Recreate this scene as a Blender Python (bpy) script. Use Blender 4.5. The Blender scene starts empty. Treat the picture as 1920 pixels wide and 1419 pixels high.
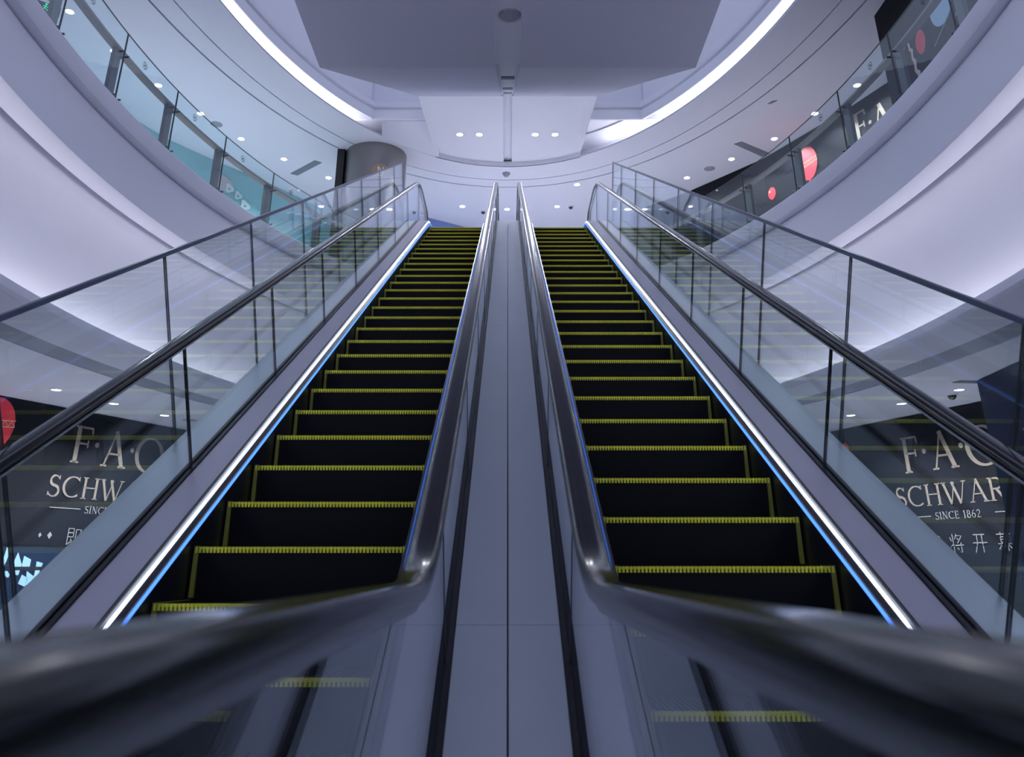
import bpy, bmesh, math, random
from math import sin, cos, tan, pi, radians, hypot, atan2, sqrt
random.seed(4)
C = bpy.context.scene.collection
S = bpy.context.scene

# ------------------------------------------------------------------ materials
def mat(name, col, rough=.5, metal=0., spec=.5, noise=0., nscale=4., bump=0., bscale=60., coat=0.):
    m = bpy.data.materials.new(name); m.use_nodes = True
    nt = m.node_tree; b = nt.nodes['Principled BSDF']
    b.inputs['Base Color'].default_value = (*col, 1)
    b.inputs['Roughness'].default_value = rough
    b.inputs['Metallic'].default_value = metal
    b.inputs['Specular IOR Level'].default_value = spec
    if coat:
        b.inputs['Coat Weight'].default_value = coat
        b.inputs['Coat Roughness'].default_value = .06
    if noise or bump:
        tc = nt.nodes.new('ShaderNodeTexCoord')
        nz = nt.nodes.new('ShaderNodeTexNoise'); nz.inputs['Scale'].default_value = nscale
        nz.inputs['Detail'].default_value = 4
        nt.links.new(tc.outputs['Object'], nz.inputs['Vector'])
        if noise:
            mx = nt.nodes.new('ShaderNodeMix'); mx.data_type = 'RGBA'
            mx.inputs[6].default_value = (*[c * (1 - noise) for c in col], 1)
            mx.inputs[7].default_value = (*[min(1, c * (1 + noise)) for c in col], 1)
            nt.links.new(nz.outputs['Fac'], mx.inputs[0])
            nt.links.new(mx.outputs[2], b.inputs['Base Color'])
        if bump:
            n2 = nt.nodes.new('ShaderNodeTexNoise'); n2.inputs['Scale'].default_value = bscale
            nt.links.new(tc.outputs['Object'], n2.inputs['Vector'])
            bp = nt.nodes.new('ShaderNodeBump'); bp.inputs['Strength'].default_value = bump
            bp.inputs['Distance'].default_value = .004
            nt.links.new(n2.outputs['Fac'], bp.inputs['Height'])
            nt.links.new(bp.outputs['Normal'], b.inputs['Normal'])
    return m

def emis(name, col, strength):
    m = bpy.data.materials.new(name); m.use_nodes = True
    nt = m.node_tree; nt.nodes.clear()
    o = nt.nodes.new('ShaderNodeOutputMaterial'); e = nt.nodes.new('ShaderNodeEmission')
    e.inputs[0].default_value = (*col, 1); e.inputs[1].default_value = strength
    nt.links.new(e.outputs[0], o.inputs[0]); return m

def glass(name, tint, f0=.045, k=1.):
    m = bpy.data.materials.new(name); m.use_nodes = True
    nt = m.node_tree; nt.nodes.clear(); N = nt.nodes.new
    o = N('ShaderNodeOutputMaterial'); mix = N('ShaderNodeMixShader')
    tr = N('ShaderNodeBsdfTransparent'); tr.inputs[0].default_value = (*tint, 1)
    gl = N('ShaderNodeBsdfGlossy'); gl.inputs['Roughness'].default_value = .004
    gl.inputs[0].default_value = (.93, .97, 1, 1)
    geo = N('ShaderNodeNewGeometry'); dot = N('ShaderNodeVectorMath'); dot.operation = 'DOT_PRODUCT'
    nt.links.new(geo.outputs['Incoming'], dot.inputs[0]); nt.links.new(geo.outputs['Normal'], dot.inputs[1])
    def mth(op, a, b=None):
        n = N('ShaderNodeMath'); n.operation = op
        for i, v in enumerate((a, b)):
            if v is None: continue
            if isinstance(v, (int, float)): n.inputs[i].default_value = v
            else: nt.links.new(v, n.inputs[i])
        return n.outputs[0]
    c = mth('ABSOLUTE', dot.outputs['Value'])
    p = mth('POWER', mth('SUBTRACT', 1., c), 5.)
    f = mth('ADD', mth('MULTIPLY', p, (1 - f0) * k), f0)
    nt.links.new(f, mix.inputs[0]); nt.links.new(tr.outputs[0], mix.inputs[1]); nt.links.new(gl.outputs[0], mix.inputs[2])
    nt.links.new(mix.outputs[0], o.inputs[0]); return m

WHITE = mat('white_plaster', (.70, .71, .80), .6, noise=.015, nscale=1.5)
WHITE2 = mat('white_plaster_ceiling', (.69, .70, .79), .7, noise=.015, nscale=1.)
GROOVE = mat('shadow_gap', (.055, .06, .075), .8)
BAND = mat('grey_ceiling_band', (.26, .28, .35), .6)
SOFFIT = mat('grey_cladding', (.45, .46, .58), .55, noise=.02, nscale=.6)
FLOOR = mat('polished_stone', (.56, .57, .62), .16, noise=.06, nscale=1.2)
STEEL = mat('brushed_steel', (.47, .49, .57), .27, .75, noise=.04, nscale=3, bump=.03, bscale=200)
DECK = mat('satin_deck_steel', (.64, .68, .76), .32, .45, noise=.05, nscale=2, bump=.02, bscale=120)
PLATE = mat('lavender_decking', (.74, .70, .80), .32, .3, noise=.04, nscale=2)
OUTER = mat('outer_deck_steel', (.84, .95, .98), .3, .5, noise=.05, nscale=2.5)
RUBBER = mat('handrail_rubber', (.012, .012, .018), .13, 0, .42)
GASKET = mat('black_gasket', (.012, .012, .018), .35)
SKIRT = mat('black_skirt', (.012, .013, .02), .3)
STEPM = mat('black_step', (.004, .004, .006), .6, 0., .2)
YEL = mat('yellow_edge', (.95, .90, .05), .5, noise=.12, nscale=30)
YELD = mat('dull_yellow_edge', (.30, .29, .035), .55, noise=.25, nscale=20)  # darker, duller yellow for the step side edges
SEAL = mat('joint_seal', (.02, .025, .035), .4)
RAILM = mat('guard_rail_steel', (.10, .12, .19), .3, .6)
POST = mat('post_steel', (.12, .12, .135), .4, .2)
BRZ = mat('handrail_bronze', (.25, .21, .19), .5, .1)
COLUMN = mat('column_steel', (.24, .225, .225), .36, .75, noise=.05, nscale=1)
DARK = mat('dark_panel', (.012, .012, .016), .5)
BLACK = mat('black_hoarding', (.009, .0095, .014), .6, 0, .12, noise=.15, nscale=1.5)
NAVY = mat('navy_hoarding', (.010, .02, .05), .5, 0, .15, noise=.1, nscale=1.5)
GOLD = mat('bronze_lettering', (.26, .215, .18), .5, .2, noise=.12, nscale=20)
SILVER = mat('pale_print', (.27, .265, .27), .5)
RED = mat('red_print', (.75, .03, .055), .5, noise=.08, nscale=2)
CREAM = mat('cream_print', (.80, .55, .30), .5)
PALEBLUE = mat('pale_blue_print', (.42, .62, .80), .5)
TAN = mat('tan_print', (.62, .47, .40), .5)
TEAL = mat('teal_wall', (.23, .49, .52), .6, noise=.05, nscale=1)
TPALE = mat('pale_teal_print', (.50, .66, .68), .6)
ROSE = mat('dusty_rose_print', (.46, .40, .43), .6)
BLUEW = mat('blue_wall', (.16, .24, .50), .6)
VENTM = mat('vent_grey', (.23, .25, .29), .5, .3)
DOMEG = mat('dome_black', (.01, .01, .012), .1)
WPLAS = mat('white_plastic', (.72, .73, .78), .4)
GREYD = mat('grey_disc', (.28, .29, .34), .5)
BROWN = mat('brown_sign', (.38, .26, .17), .5)
WSIGN = mat('white_letter', (.85, .86, .9), .5)
LEAF = mat('leaf', (.05, .10, .06), .5)
POT = mat('pot_grey', (.25, .26, .28), .5)
SGREEN = emis('exit_green', (.05, 1., .45), 1.2)
GLASS = glass('clear_glass', (.965, .985, .985), .022)
GLASSG = glass('guard_glass', (.95, .98, .98), .022)
GLASSB = glass('balustrade_glass', (.92, .98, .985), .03)
LEDW = emis('led_white', (.70, .78, 1.), 8.)
LEDB = emis('led_blue', (.07, .23, 1.), 2.7)
COVE = emis('cove_led', (.97, .94, 1.), 17.)
SLOT = emis('slot_wall_glow', (.96, .96, 1.), 5.)  # glow put on the recess wall itself, standing in for hidden cove light
DLITE = emis('downlight_lamp', (.95, .96, 1.), 14.)

# ------------------------------------------------------------------ helpers
def wloc(o):
    x = y = z = 0.
    while o is not None:
        x += o.location.x; y += o.location.y; z += o.location.z; o = o.parent
    return x, y, z

class MB:
    def __init__(s): s.v = []; s.f = []
    def add(s, vs, fs):
        b = len(s.v); s.v += [tuple(p) for p in vs]; s.f += [tuple(i + b for i in f) for f in fs]; return s
    def box(s, x0, x1, y0, y1, z0, z1):
        return s.add([(x0,y0,z0),(x1,y0,z0),(x1,y1,z0),(x0,y1,z0),(x0,y0,z1),(x1,y0,z1),(x1,y1,z1),(x0,y1,z1)],
                     [(0,3,2,1),(4,5,6,7),(0,1,5,4),(1,2,6,5),(2,3,7,6),(3,0,4,7)])
    def rings(s, rings, closed_ring=True, cap=True, loop=False):
        n = len(rings[0]); b = len(s.v)
        for r in rings: s.v += [tuple(p) for p in r]
        R = len(rings)
        for i in range(R if loop else R - 1):
            j = (i + 1) % R
            for k in range(n if closed_ring else n - 1):
                l = (k + 1) % n
                s.f.append((b + i*n + k, b + i*n + l, b + j*n + l, b + j*n + k))
        if cap and closed_ring and not loop:
            s.f.append(tuple(b + k for k in range(n))[::-1])
            s.f.append(tuple(b + (R-1)*n + k for k in range(n)))
        return s
    def disc(s, c, r, nz=-1, seg=24, h=0.):
        x, y, z = c
        a = [(x + r*cos(2*pi*k/seg), y + r*sin(2*pi*k/seg), z) for k in range(seg)]
        if h:
            t = [(p[0], p[1], z + h) for p in a]; s.rings([a, t])
        else: s.add(a, [tuple(range(seg))])
        return s
    def lathe(s, c, prof, seg=24):
        x, y, z = c
        s.rings([[(x + r*cos(2*pi*k/seg), y + r*sin(2*pi*k/seg), z + h) for k in range(seg)] for r, h in prof]); return s
    def build(s, name, m, parent=None, smooth=False, fix=True, at=None):
        ox = wloc(parent) if parent is not None else (at or (0, 0, 0))
        me = bpy.data.meshes.new(name)
        me.from_pydata([(p[0]-ox[0], p[1]-ox[1], p[2]-ox[2]) for p in s.v], [], s.f)
        if fix:
            bm = bmesh.new(); bm.from_mesh(me); bmesh.ops.recalc_face_normals(bm, faces=bm.faces); bm.to_mesh(me); bm.free()
        me.materials.append(m)
        if smooth:
            me.polygons.foreach_set('use_smooth', [True]*len(me.polygons))
            try: me.set_sharp_from_angle(angle=radians(38))
            except Exception: pass
        o = bpy.data.objects.new(name, me); C.objects.link(o)
        if parent is not None: o.parent = parent
        elif at: o.location = at
        return o

def tag(o, label=None, cat=None, group=None, kind=None):
    if label: o['label'] = label
    if cat: o['category'] = cat
    if group: o['group'] = group
    if kind: o['kind'] = kind
    return o
def thing(name, label, cat, loc=(0,0,0), group=None):
    o = bpy.data.objects.new(name, None); C.objects.link(o); o.location = loc; o.empty_display_size = .1
    return tag(o, label, cat, group)
def struct(mb, name, m, label=None, **k):
    o = mb.build(name, m, **k); o['kind'] = 'structure'
    if label: o['label'] = label
    return o

# ------------------------------------------------------------------ the atrium's plan: an oval
EA, EB, EY = 5.6, 9.8, 9.2
def ell(phi, off=0.):
    x, y = EA*cos(phi), EB*sin(phi)
    nx, ny = cos(phi)/EA, sin(phi)/EB; l = hypot(nx, ny)
    return (x + off*nx/l, EY + y + off*ny/l)
def ring(mb, prof, p0=0., p1=2*pi, seg=180, closed=True):
    full = abs(p1 - p0 - 2*pi) < 1e-6
    n = seg if full else seg + 1
    rs = []
    for i in range(n):
        ph = p0 + (p1 - p0)*i/seg
        rs.append([(*ell(ph, o), z) for o, z in prof])
    mb.rings(rs, closed_ring=closed, loop=full, cap=closed)
    return mb
ZU, ZL, ZC1, ZC2 = 6.17, -.9, 2.865, 9.65        # upper floor, lower floor, the two ceilings

# floors and landings
struct(ring(MB(), [(0, ZL), (6.4, ZL), (6.4, ZL-.5), (0, ZL-.5)]), 'floor', FLOOR)
struct(ring(MB(), [(.12, ZU), (6.4, ZU), (6.4, ZU-.15), (.12, ZU-.15)]), 'floor_upper', FLOOR)
struct(MB().box(-9, 9, -8, 40, -7.2, -7.0), 'floor_ground', FLOOR)
struct(MB().box(-2.6, 2.6, -5.2, 2.0, ZL-.45, ZL-.02), 'floor_landing', FLOOR)
struct(MB().box(-2.1, 2.1, 15.3, 20.2, ZU-.6, ZU-.03), 'floor_landing', FLOOR)
# upper slab edge: two bands, light lower lip, sloped soffit with hidden cove
struct(ring(MB(), [(.14, 6.17), (-.01, 6.17), (-.04, 6.14), (-.04, 5.93), (-.02, 5.885), (.03, 5.865), (.14, 5.865)]), 'trim_1', WHITE, smooth=True)
struct(ring(MB(), [(.14, 5.87), (.10, 5.84), (.075, 5.80), (.07, 5.76), (.045, 5.0), (.02, 4.965), (-.015, 4.955), (-.02, 4.93), (.02, 4.905), (.20, 4.872),
                   (.245, 4.88), (.255, 4.92), (.24, 5.0), (.24, 5.35), (.75, 5.35), (.75, 5.87)]), 'trim_2', WHITE, smooth=True)
struct(ring(MB(), [(.375, 5.34), (.375, 4.91), (.40, 4.875), (.52, 4.80), (.69, 4.62), (.82, 4.3), (.88, 3.9), (.91, 3.4), (.92, 3.05), (.88, 2.95), (.16, 2.93), (.10, 2.99),
                   (0, 2.99), (-.015, 2.97), (-.015, 2.88), (0, 2.87), (.10, 2.865), (.2, 2.89), (1.5, 2.91), (1.5, 5.34)]), 'trim_3', WHITE, smooth=True)
struct(ring(MB(), [(.1, 2.865), (.82, 2.865), (.82, 2.905), (.1, 2.905)]), 'ceiling_lower', WHITE2)
struct(ring(MB(), [(.815, 2.882), (1.345, 2.882), (1.345, 2.905), (.815, 2.905)]), 'trim_4', BAND)
struct(ring(MB(), [(1.34, 2.865), (6.4, 2.865), (6.4, 2.905), (1.34, 2.905)]), 'ceiling_lower', WHITE2)
struct(ring(MB(), [(6.4, ZL), (6.5, ZL), (6.5, 2.86), (6.4, 2.86)], -.25, pi+.25), 'wall_lower', WHITE)

# cove lights
o = ring(MB(), [(.60, 2.95), (.70, 2.95), (.70, 2.985), (.60, 2.985)]).build('cove_light', COVE)
tag(o, 'hidden strip light glowing behind the lower slab edge and washing the big white soffit', 'light')

# upper ceiling with two shadow gaps
struct(ring(MB(), [(0, ZC2), (.80, ZC2), (.80, ZC2+.05), (.02, ZC2+.05)]), 'ceiling_upper', WHITE2)
struct(ring(MB(), [(.83, ZC2), (1.24, ZC2), (1.24, ZC2+.09), (.83, ZC2+.09)]), 'ceiling_upper', WHITE2)
struct(ring(MB(), [(1.285, ZC2), (6.4, ZC2), (6.4, ZC2+.09), (1.285, ZC2+.09)]), 'ceiling_upper', WHITE2)
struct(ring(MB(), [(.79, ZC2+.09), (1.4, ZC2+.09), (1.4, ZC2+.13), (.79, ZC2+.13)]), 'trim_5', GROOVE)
struct(ring(MB(), [(6.4, ZU), (6.5, ZU), (6.5, ZC2-.005), (6.4, ZC2-.005)], -.25, pi+.25), 'wall_upper', WHITE)
YCH = 17.2                                            # where the oval is cut straight across
def phi_at_x(x): return pi - math.acos(-x/EA) if x < 0 else math.acos(x/EA)
PH_L = pi - math.asin((YCH-EY)/EB); PH_R = math.asin((YCH-EY)/EB)
# light slot: recess and back wall glowing in place of cove light, then the band above with a rounded moulding
struct(ring(MB(), [(.0, ZC2+.05), (.55, ZC2+.10), (.75, ZC2+.14), (.78, ZC2+.62), (.05, ZC2+.62), (.05, ZC2+.60), (.74, ZC2+.60), (.71, ZC2+.16), (.55, ZC2+.09), (.0, ZC2+.05)]), 'trim_6', WHITE, smooth=True)
uf = [(.04, 10.0), (-.01, 10.0), (-.01, 10.26), (.03, 10.28), (.03, 10.31), (-.03, 10.33), (-.05, 10.38), (-.045, 10.46), (0, 10.50), (.12, 10.52), (.12, 12.4), (.3, 12.4), (.3, 10.2)]
struct(ring(MB(), uf, PH_L, 2*pi + PH_R, 220), 'trim_7', WHITE, smooth=True)
m = MB()
for sx in (-1, 1):
    m.rings([[(sx*xx, YCH + o_, z) for o_, z in uf] for xx in (3.75, 1.9)])
struct(m, 'trim_8', WHITE, smooth=True)

m = MB()
m.rings([[(x, EY+EB*sqrt(1-(x/EA)**2)-.004, ZC2+.004), (x, YCH+.12, 10.02), (x, YCH+.12, 10.10), (x, EY+EB*sqrt(1-(x/EA)**2)-.004, ZC2+.05)] for x in [-3.05+.05*i for i in range(27)]])
struct(m, 'trim_10', WHITE2, smooth=True)
for sx in (-1, 1): struct(MB().box(*sorted((sx*2.02, sx*4.2)), YCH+.05, 20.0, 10.29, 10.36), 'ceiling_recess', WHITE2)
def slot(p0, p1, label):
    o = ring(MB(), [(.30, ZC2+.10), (.69, ZC2+.17), (.70, ZC2+.42), (.72, ZC2+.42), (.72, ZC2+.15), (.30, ZC2+.08)], p0, p1, 120).build('slot_wall_glow', SLOT)
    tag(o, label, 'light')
slot(PH_L + .0, PH_L + 1.6, 'curved slot wall glowing white in place of cove light, in the ceiling ring above the teal shop wall')
slot(PH_R + .20 - 1.8, PH_R + .20, 'curved slot wall glowing white in place of cove light, in the ceiling ring above the black hoarding with balloons')

# ------------------------------------------------------------------ overhead escalator underside
HW = 1.98
ov = thing('overhead_escalator', 'boxed underside of the next escalator flight passing overhead, grey cladding with a centre channel', 'escalator', (0, 7.3, 4.87))
pth = [(-4., 4.87), (7.3, 4.87), (15.75, 9.75)]
def strip_profile(x0, x1, dz0, dz1):
    mb = MB(); r = []
    for y, z in pth: r.append([(x0, y, z+dz0), (x1, y, z+dz0), (x1, y, z+dz1), (x0, y, z+dz1)])
    return mb.rings(r)
for sx in (-1, 1):
    strip_profile(*sorted((sx*.13, sx*HW)), 0, .9).build('soffit_panel', SOFFIT, ov)
strip_profile(-.13, .13, .05, .9).build('centre_channel', WHITE2, ov)
m = MB()
for sx in (-1, 1):
    m.rings([[(sx*.105, 15.75, 9.75), (sx*2.0, 15.75, 9.75), (sx*2.0, 15.75, 10.6), (sx*.105, 15.75, 10.6)],
             [(sx*.105, 19.4, 9.77), (sx*1.80, 19.4, 9.77), (sx*2.0, 19.4, 10.6), (sx*.105, 19.4, 10.6)]])
m.build('landing_soffit', WHITE2, ov)
MB().box(-.105, .105, 15.7, 19.4, 9.86, 10.4).build('landing_channel', WHITE2, ov)
struct(ring(MB(), [(-.01, ZC2), (.03, ZC2), (.03, ZC2+.14), (-.01, ZC2+.14)], pi/2-.333, pi/2+.333, 60), 'trim_9', WHITE)

# ------------------------------------------------------------------ small ceiling fittings
DL_E = 50.
DL_LOW = 130.
def downlight(x, y, z, label, group, r=.072):
    t = thing('downlight', label, 'light', (x, y, z), group)
    m = MB(); seg = 24
    def c(rr, zz): return [(x + rr*cos(2*pi*k/seg), y + rr*sin(2*pi*k/seg), z + zz) for k in range(seg)]
    m.rings([c(r, -.004), c(r*1.25, -.012), c(r*1.32, .0), c(r, .0)], loop=True)
    m.build('trim_ring', WPLAS, t, smooth=True)
    MB().lathe((x, y, z), [(r, -.004), (r*.9, -.003)], seg).build('lamp', DLITE, t)
    L = bpy.data.lights.new('downlight_beam', 'AREA'); L.shape = 'DISK'; L.size = .15; L.energy = DL_LOW if z < 4 else DL_E; L.color = (.93, .94, 1.); L.spread = radians(125)
    lo = bpy.data.objects.new('downlight_beam', L); lo.location = (0, 0, -.016); lo.parent = t; C.objects.link(lo)
    return t
ordw = ['first', 'second', 'third', 'fourth', 'fifth', 'sixth', 'seventh']
UL = [(-4.80, 19.67), (-5.72, 18.59), (-6.49, 17.52), (-7.06, 16.33), (-7.56, 15.14), (-7.95, 13.88), (-8.22, 12.61)]
for i, (x, y) in enumerate(UL):
    downlight(x, y, ZC2, 'recessed ceiling downlight over the teal shop wall, %s counting from the column' % ordw[i], 'downlights of the teal side')
for i, (x, y) in enumerate(UL[:5]):
    downlight(-x, y, ZC2, 'recessed ceiling downlight beside the black balloon hoarding, %s counting from the escalators' % ordw[i], 'downlights of the hoarding side')
for x, w in ((-1.17, 'outer downlight of the pair on the column side of the flat landing soffit'), (-.69, 'inner downlight of the pair on the column side of the flat landing soffit'),
             (.67, 'inner downlight of the pair on the hoarding side of the flat landing soffit'), (1.15, 'outer downlight of the pair on the hoarding side of the flat landing soffit')):
    downlight(x, 17.5, 9.757, w, 'downlights of the landing soffit', .075)
for x, y, w in ((-1.31, 21.55, 'ceiling downlight seen just above the steps of the escalator beside the column'), (-.02, 21.75, 'ceiling downlight seen between the two centre handrails'),
                (1.43, 21.55, 'ceiling downlight seen just above the steps of the escalator away from the column'), (1.89, 20.09, 'ceiling downlight beside the curved dark ceiling gap at the far handrail top'),
                (-3.25, 21.74, 'ceiling downlight seen through the glass guard below the column sign'), (3.11, 21.74, 'ceiling downlight seen through the glass of the far balustrade, hoarding side')):
    downlight(x, y, ZC2, w, 'downlights behind the escalator top')
LL = [(-7.01, 16.83), (-7.47, 15.54), (-7.89, 14.23)]
for i, (x, y) in enumerate(LL):
    downlight(x, y, ZC1, 'downlight above the hoarding with one big red balloon, %s from its inner end' % ordw[i], 'lower ceiling downlights of the balloon side', .08)
for i, (x, y) in enumerate(LL):
    downlight(-x, y, ZC1, 'downlight above the hoarding beside the navy panel, %s from its inner end' % ordw[i], 'lower ceiling downlights of the navy panel side', .08)
def disc_thing(name, x, y, z, r, h, m, label, cat, group=None):
    o = MB().lathe((x, y, z), [(r*.9, -h), (r, -h*.4), (r, 0)], 28).build(name, m, at=(x, y, z), smooth=True)
    return tag(o, label, cat, group)
disc_thing('ceiling_speaker', 5.28, 19.13, ZC2, .14, .01, GREYD, 'flat grey ceiling speaker between two downlights above the black hoarding', 'speaker')
disc_thing('ceiling_speaker', -6.86, 16.82, ZC2, .14, .01, GREYD, 'flat grey ceiling speaker above the first glass pane posts of the teal side', 'speaker')
disc_thing('ceiling_speaker', -6.70, 17.42, ZC1, .16, .01, GREYD, 'flat grey disc in the lower ceiling above the golden letters', 'speaker')
def dome(x, y, z, label, r=.06):
    t = thing('dome_camera', label, 'security camera', (x, y, z))
    MB().lathe((x, y, z), [(r*1.3, -.03), (r*1.4, 0)], 20).build('base', WPLAS, t, smooth=True)
    MB().lathe((x, y, z), [(r*.02, -.03-r), (r*.5, -.03-r*.87), (r*.87, -.03-r*.5), (r, -.03)], 20).build('dome', DOMEG, t, smooth=True)
dome(-.72, 21.9, ZC2, 'small black dome camera on the ceiling next to the inner handrail, column side')
dome(1.82, 21.55, ZC2, 'small black dome camera on the ceiling past the two inner handrails, hoarding side')
dome(-2.5, 21.93, ZC2, 'small black dome camera seen through the glass by the curved handrail top')
dome(7.95, 14.61, ZC1, 'dome camera under the lower ceiling beside the navy hoarding panel', .075)
t = thing('smoke_detector', 'white smoke detector hanging from the ceiling ring above the escalator top', 'smoke detector', (-.04, 19.41, ZC2))
MB().lathe((-.04, 19.41, ZC2), [(.10, -.03), (.11, 0)], 24).build('base', GREYD, t, smooth=True)
MB().lathe((-.04, 19.41, ZC2), [(.04, -.10), (.07, -.07), (.08, -.03)], 24).build('sensor_head', GREYD, t, smooth=True)
def vent(pts, z, label):
    t = thing('air_vent', label, 'vent', (pts[0][0], pts[0][1], z))
    MB().rings([[(x, y, z-.012) for x, y in pts], [(x, y, z+.002) for x, y in pts]]).build('frame', VENTM, t)
    m = MB(); (ax, ay), (bx, by), (cx, cy), (dx, dy) = pts
    for i in range(5):
        a = .12 + i*.165; b = a + .08
        q = [(ax+(bx-ax)*a, ay+(by-ay)*a), (ax+(bx-ax)*b, ay+(by-ay)*b), (dx+(cx-dx)*b, dy+(cy-dy)*b), (dx+(cx-dx)*a, dy+(cy-dy)*a)]
        q = [(.96*px+.04*(ax+cx)/2, .96*py+.04*(ay+cy)/2) for px, py in q]
        m.rings([[(px, py, z-.018) for px, py in q], [(px, py, z-.012) for px, py in q]])
    m.build('louvre', BAND, t)
vent([(-5.76, 19.41), (-5.59, 19.52), (-4.79, 18.78), (-4.95, 18.66)], ZC2, 'long grey slot vent in the ceiling between the teal wall and the column')
vent([(5.57, 17.78), (5.73, 17.66), (6.60, 18.27), (6.45, 18.44)], ZC2, 'long grey slot vent in the ceiling beside the black hoarding with balloons')
vent([(7.45, 13.6), (7.5, 13.45), (8.0, 13.5), (7.95, 13.65)], ZC1, 'small slot vent in the lower ceiling by the navy hoarding panel')
vent([(5.85, 15.9), (5.95, 15.85), (6.02, 15.75), (5.92, 15.78)], ZC2, 'tiny dark fitting in the ceiling ring near the outer dark gap')
# lamps inside the overhead channel
t = thing('channel_lamp', 'round flush lamp in the centre channel of the overhead soffit', 'light', (.02, 6.48, 4.92))
MB().lathe((.02, 6.48, 4.92), [(.095, -.012), (.105, 0)], 28).build('lens', GREYD, t, smooth=True)
for i, f in enumerate((.25, .62, .86)):
    y = 7.3 + (15.75-7.3)*f; z = 4.92 + (9.80-4.92)*f
    o = MB().box(-.09, .09, y-.03, y+.03, z-.03, z+.0).build('channel_fitting', VENTM, at=(0, y, z))
    tag(o, 'small slot fitting in the overhead centre channel, %s above the bend' % ordw[i], 'light', 'slot fittings in the overhead channel')

# ------------------------------------------------------------------ column and sign
cxx, cyy, cr = -3.33, 18.42, .76
o = MB().lathe((cxx, cyy, ZU), [(cr, 0), (cr, ZC2-ZU)], 64).build('column', COLUMN, at=(cxx, cyy, ZU), smooth=True)
tag(o, 'round steel-clad column rising from the upper floor to the ceiling', 'column')
o = MB().box(-4.24, -4.06, 18.05, 18.6, ZU, ZC2).build('column_fin', DARK, at=(-4.15, 18.3, ZU))
tag(o, 'dark upright panel standing beside the round column', 'panel')

# ------------------------------------------------------------------ lettering as flat ribbons
def arc(cx, cy, rx, ry, a0, a1, n=18): return [(cx + rx*cos(radians(a0+(a1-a0)*i/n)), cy + ry*sin(radians(a0+(a1-a0)*i/n))) for i in range(n+1)]
def GL(ch):
    """glyph -> (advance, [(points, width or widths)]) for cap height 1"""
    t, k, sf = .055, .135, .05
    def st(x, y0=0, y1=1, w=k): return [([(x, y0), (x, y1)], w), ([(x-.13, y0+.02), (x+.13, y0+.02)], sf), ([(x-.13, y1-.02), (x+.13, y1-.02)], sf)]
    def oo(cx, cy, rx, ry, a0=90, a1=450):
        p = arc(cx, cy, rx, ry, a0, a1, 40)
        return (p, [t + (k-t)*abs(cos(radians(a0+(a1-a0)*i/40)))**1.3 for i in range(41)])
    if ch == 'F': return .66, st(.16) + [([(.16, .97), (.58, .97)], t), ([(.58, .99), (.60, .80)], .05), ([(.16, .53), (.50, .53)], t), ([(.50, .63), (.50, .43)], .05)]
    if ch == 'E': return .66, st(.16) + [([(.16, .97), (.58, .97)], t), ([(.58, .99), (.60, .80)], .05), ([(.16, .53), (.50, .53)], t), ([(.50, .63), (.50, .43)], .05), ([(.16, .03), (.58, .03)], t), ([(.58, .01), (.61, .22)], .05)]
    if ch == 'A': return .86, [([(.09, 0), (.42, 1)], t), ([(.40, 1.02), (.76, 0)], k), ([(.2, .36), (.63, .36)], t), ([(-.02, .02), (.2, .02)], sf), ([(.62, .02), (.9, .02)], sf)]
    if ch == 'O': return 1.02, [oo(.5, .5, .44, .46)]
    if ch == 'C': return .88, [oo(.5, .5, .43, .46, 48, 312), ([(.79, .99), (.80, .78)], .05)]
    if ch == 'S': return .62, [(arc(.30, .73, .20, .22, 30, 270, 20)[:-1] + arc(.29, .26, .24, .245, 90, -155, 22), [.06]*6 + [.10]*8 + [.13]*12 + [.11]*8 + [.06]*9), ([(.50, .97), (.50, .78)], .05), ([(.05, .03), (.05, .22)], .05)]
    if ch == 'H': return .92, st(.16) + st(.74) + [([(.16, .52), (.74, .52)], t)]
    if ch == 'W': return 1.22, [([(.06, 1), (.36, 0)], k), ([(.36, 0), (.62, .98)], t), ([(.50, 1), (.82, 0)], k), ([(.82, 0), (1.10, .98)], t), ([(-.06, .98), (.2, .98)], sf), ([(.98, .98), (1.22, .98)], sf)]
    if ch == 'R': return .78, st(.16) + [([(.16, .97), (.38, .97)] + arc(.40, .74, .22, .23, 90, -90, 14) + [(.16, .51)], t*1.4), ([(.36, .52), (.70, .0)], k)]
    if ch == 'Z': return .72, [([(.06, .97), (.62, .97)], t), ([(.60, .97), (.08, .03)], k), ([(.06, .03), (.64, .03)], t), ([(.07, .98), (.05, .78)], .05), ([(.64, .02), (.66, .22)], .05)]
    if ch == 'I': return .36, st(.17)
    if ch == 'N': return .9, [([(.14, 0), (.14, 1)], t), ([(.12, 1), (.74, .0)], k), ([(.74, 0), (.74, 1)], t), ([(.02, .02), (.26, .02)], sf), ([(.62, .98), (.88, .98)], sf), ([(0, .98), (.2, .98)], sf)]
    if ch == '1': return .42, st(.22) + [([(.06, .82), (.22, .97)], t)]
    if ch == '8': return .62, [oo(.3, .75, .18, .22), oo(.3, .27, .22, .24)]
    if ch == '6': return .62, [oo(.3, .3, .22, .27), ([(.10, .35), (.16, .7), (.34, .93), (.5, .97)], [.12, .10, .07, .06])]
    if ch == '2': return .62, [(arc(.3, .72, .2, .25, 170, -20, 16) + [(.08, .05)], .09), ([(.06, .04), (.54, .04)], .09), ([(.54, .02), (.56, .2)], .05)]
    if ch == 'N_': return .8, [([(.1, 0), (.1, 1)], .15), ([(.1, 1), (.7, 0)], .15), ([(.7, 0), (.7, 1)], .15)]
    return .4, []
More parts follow.
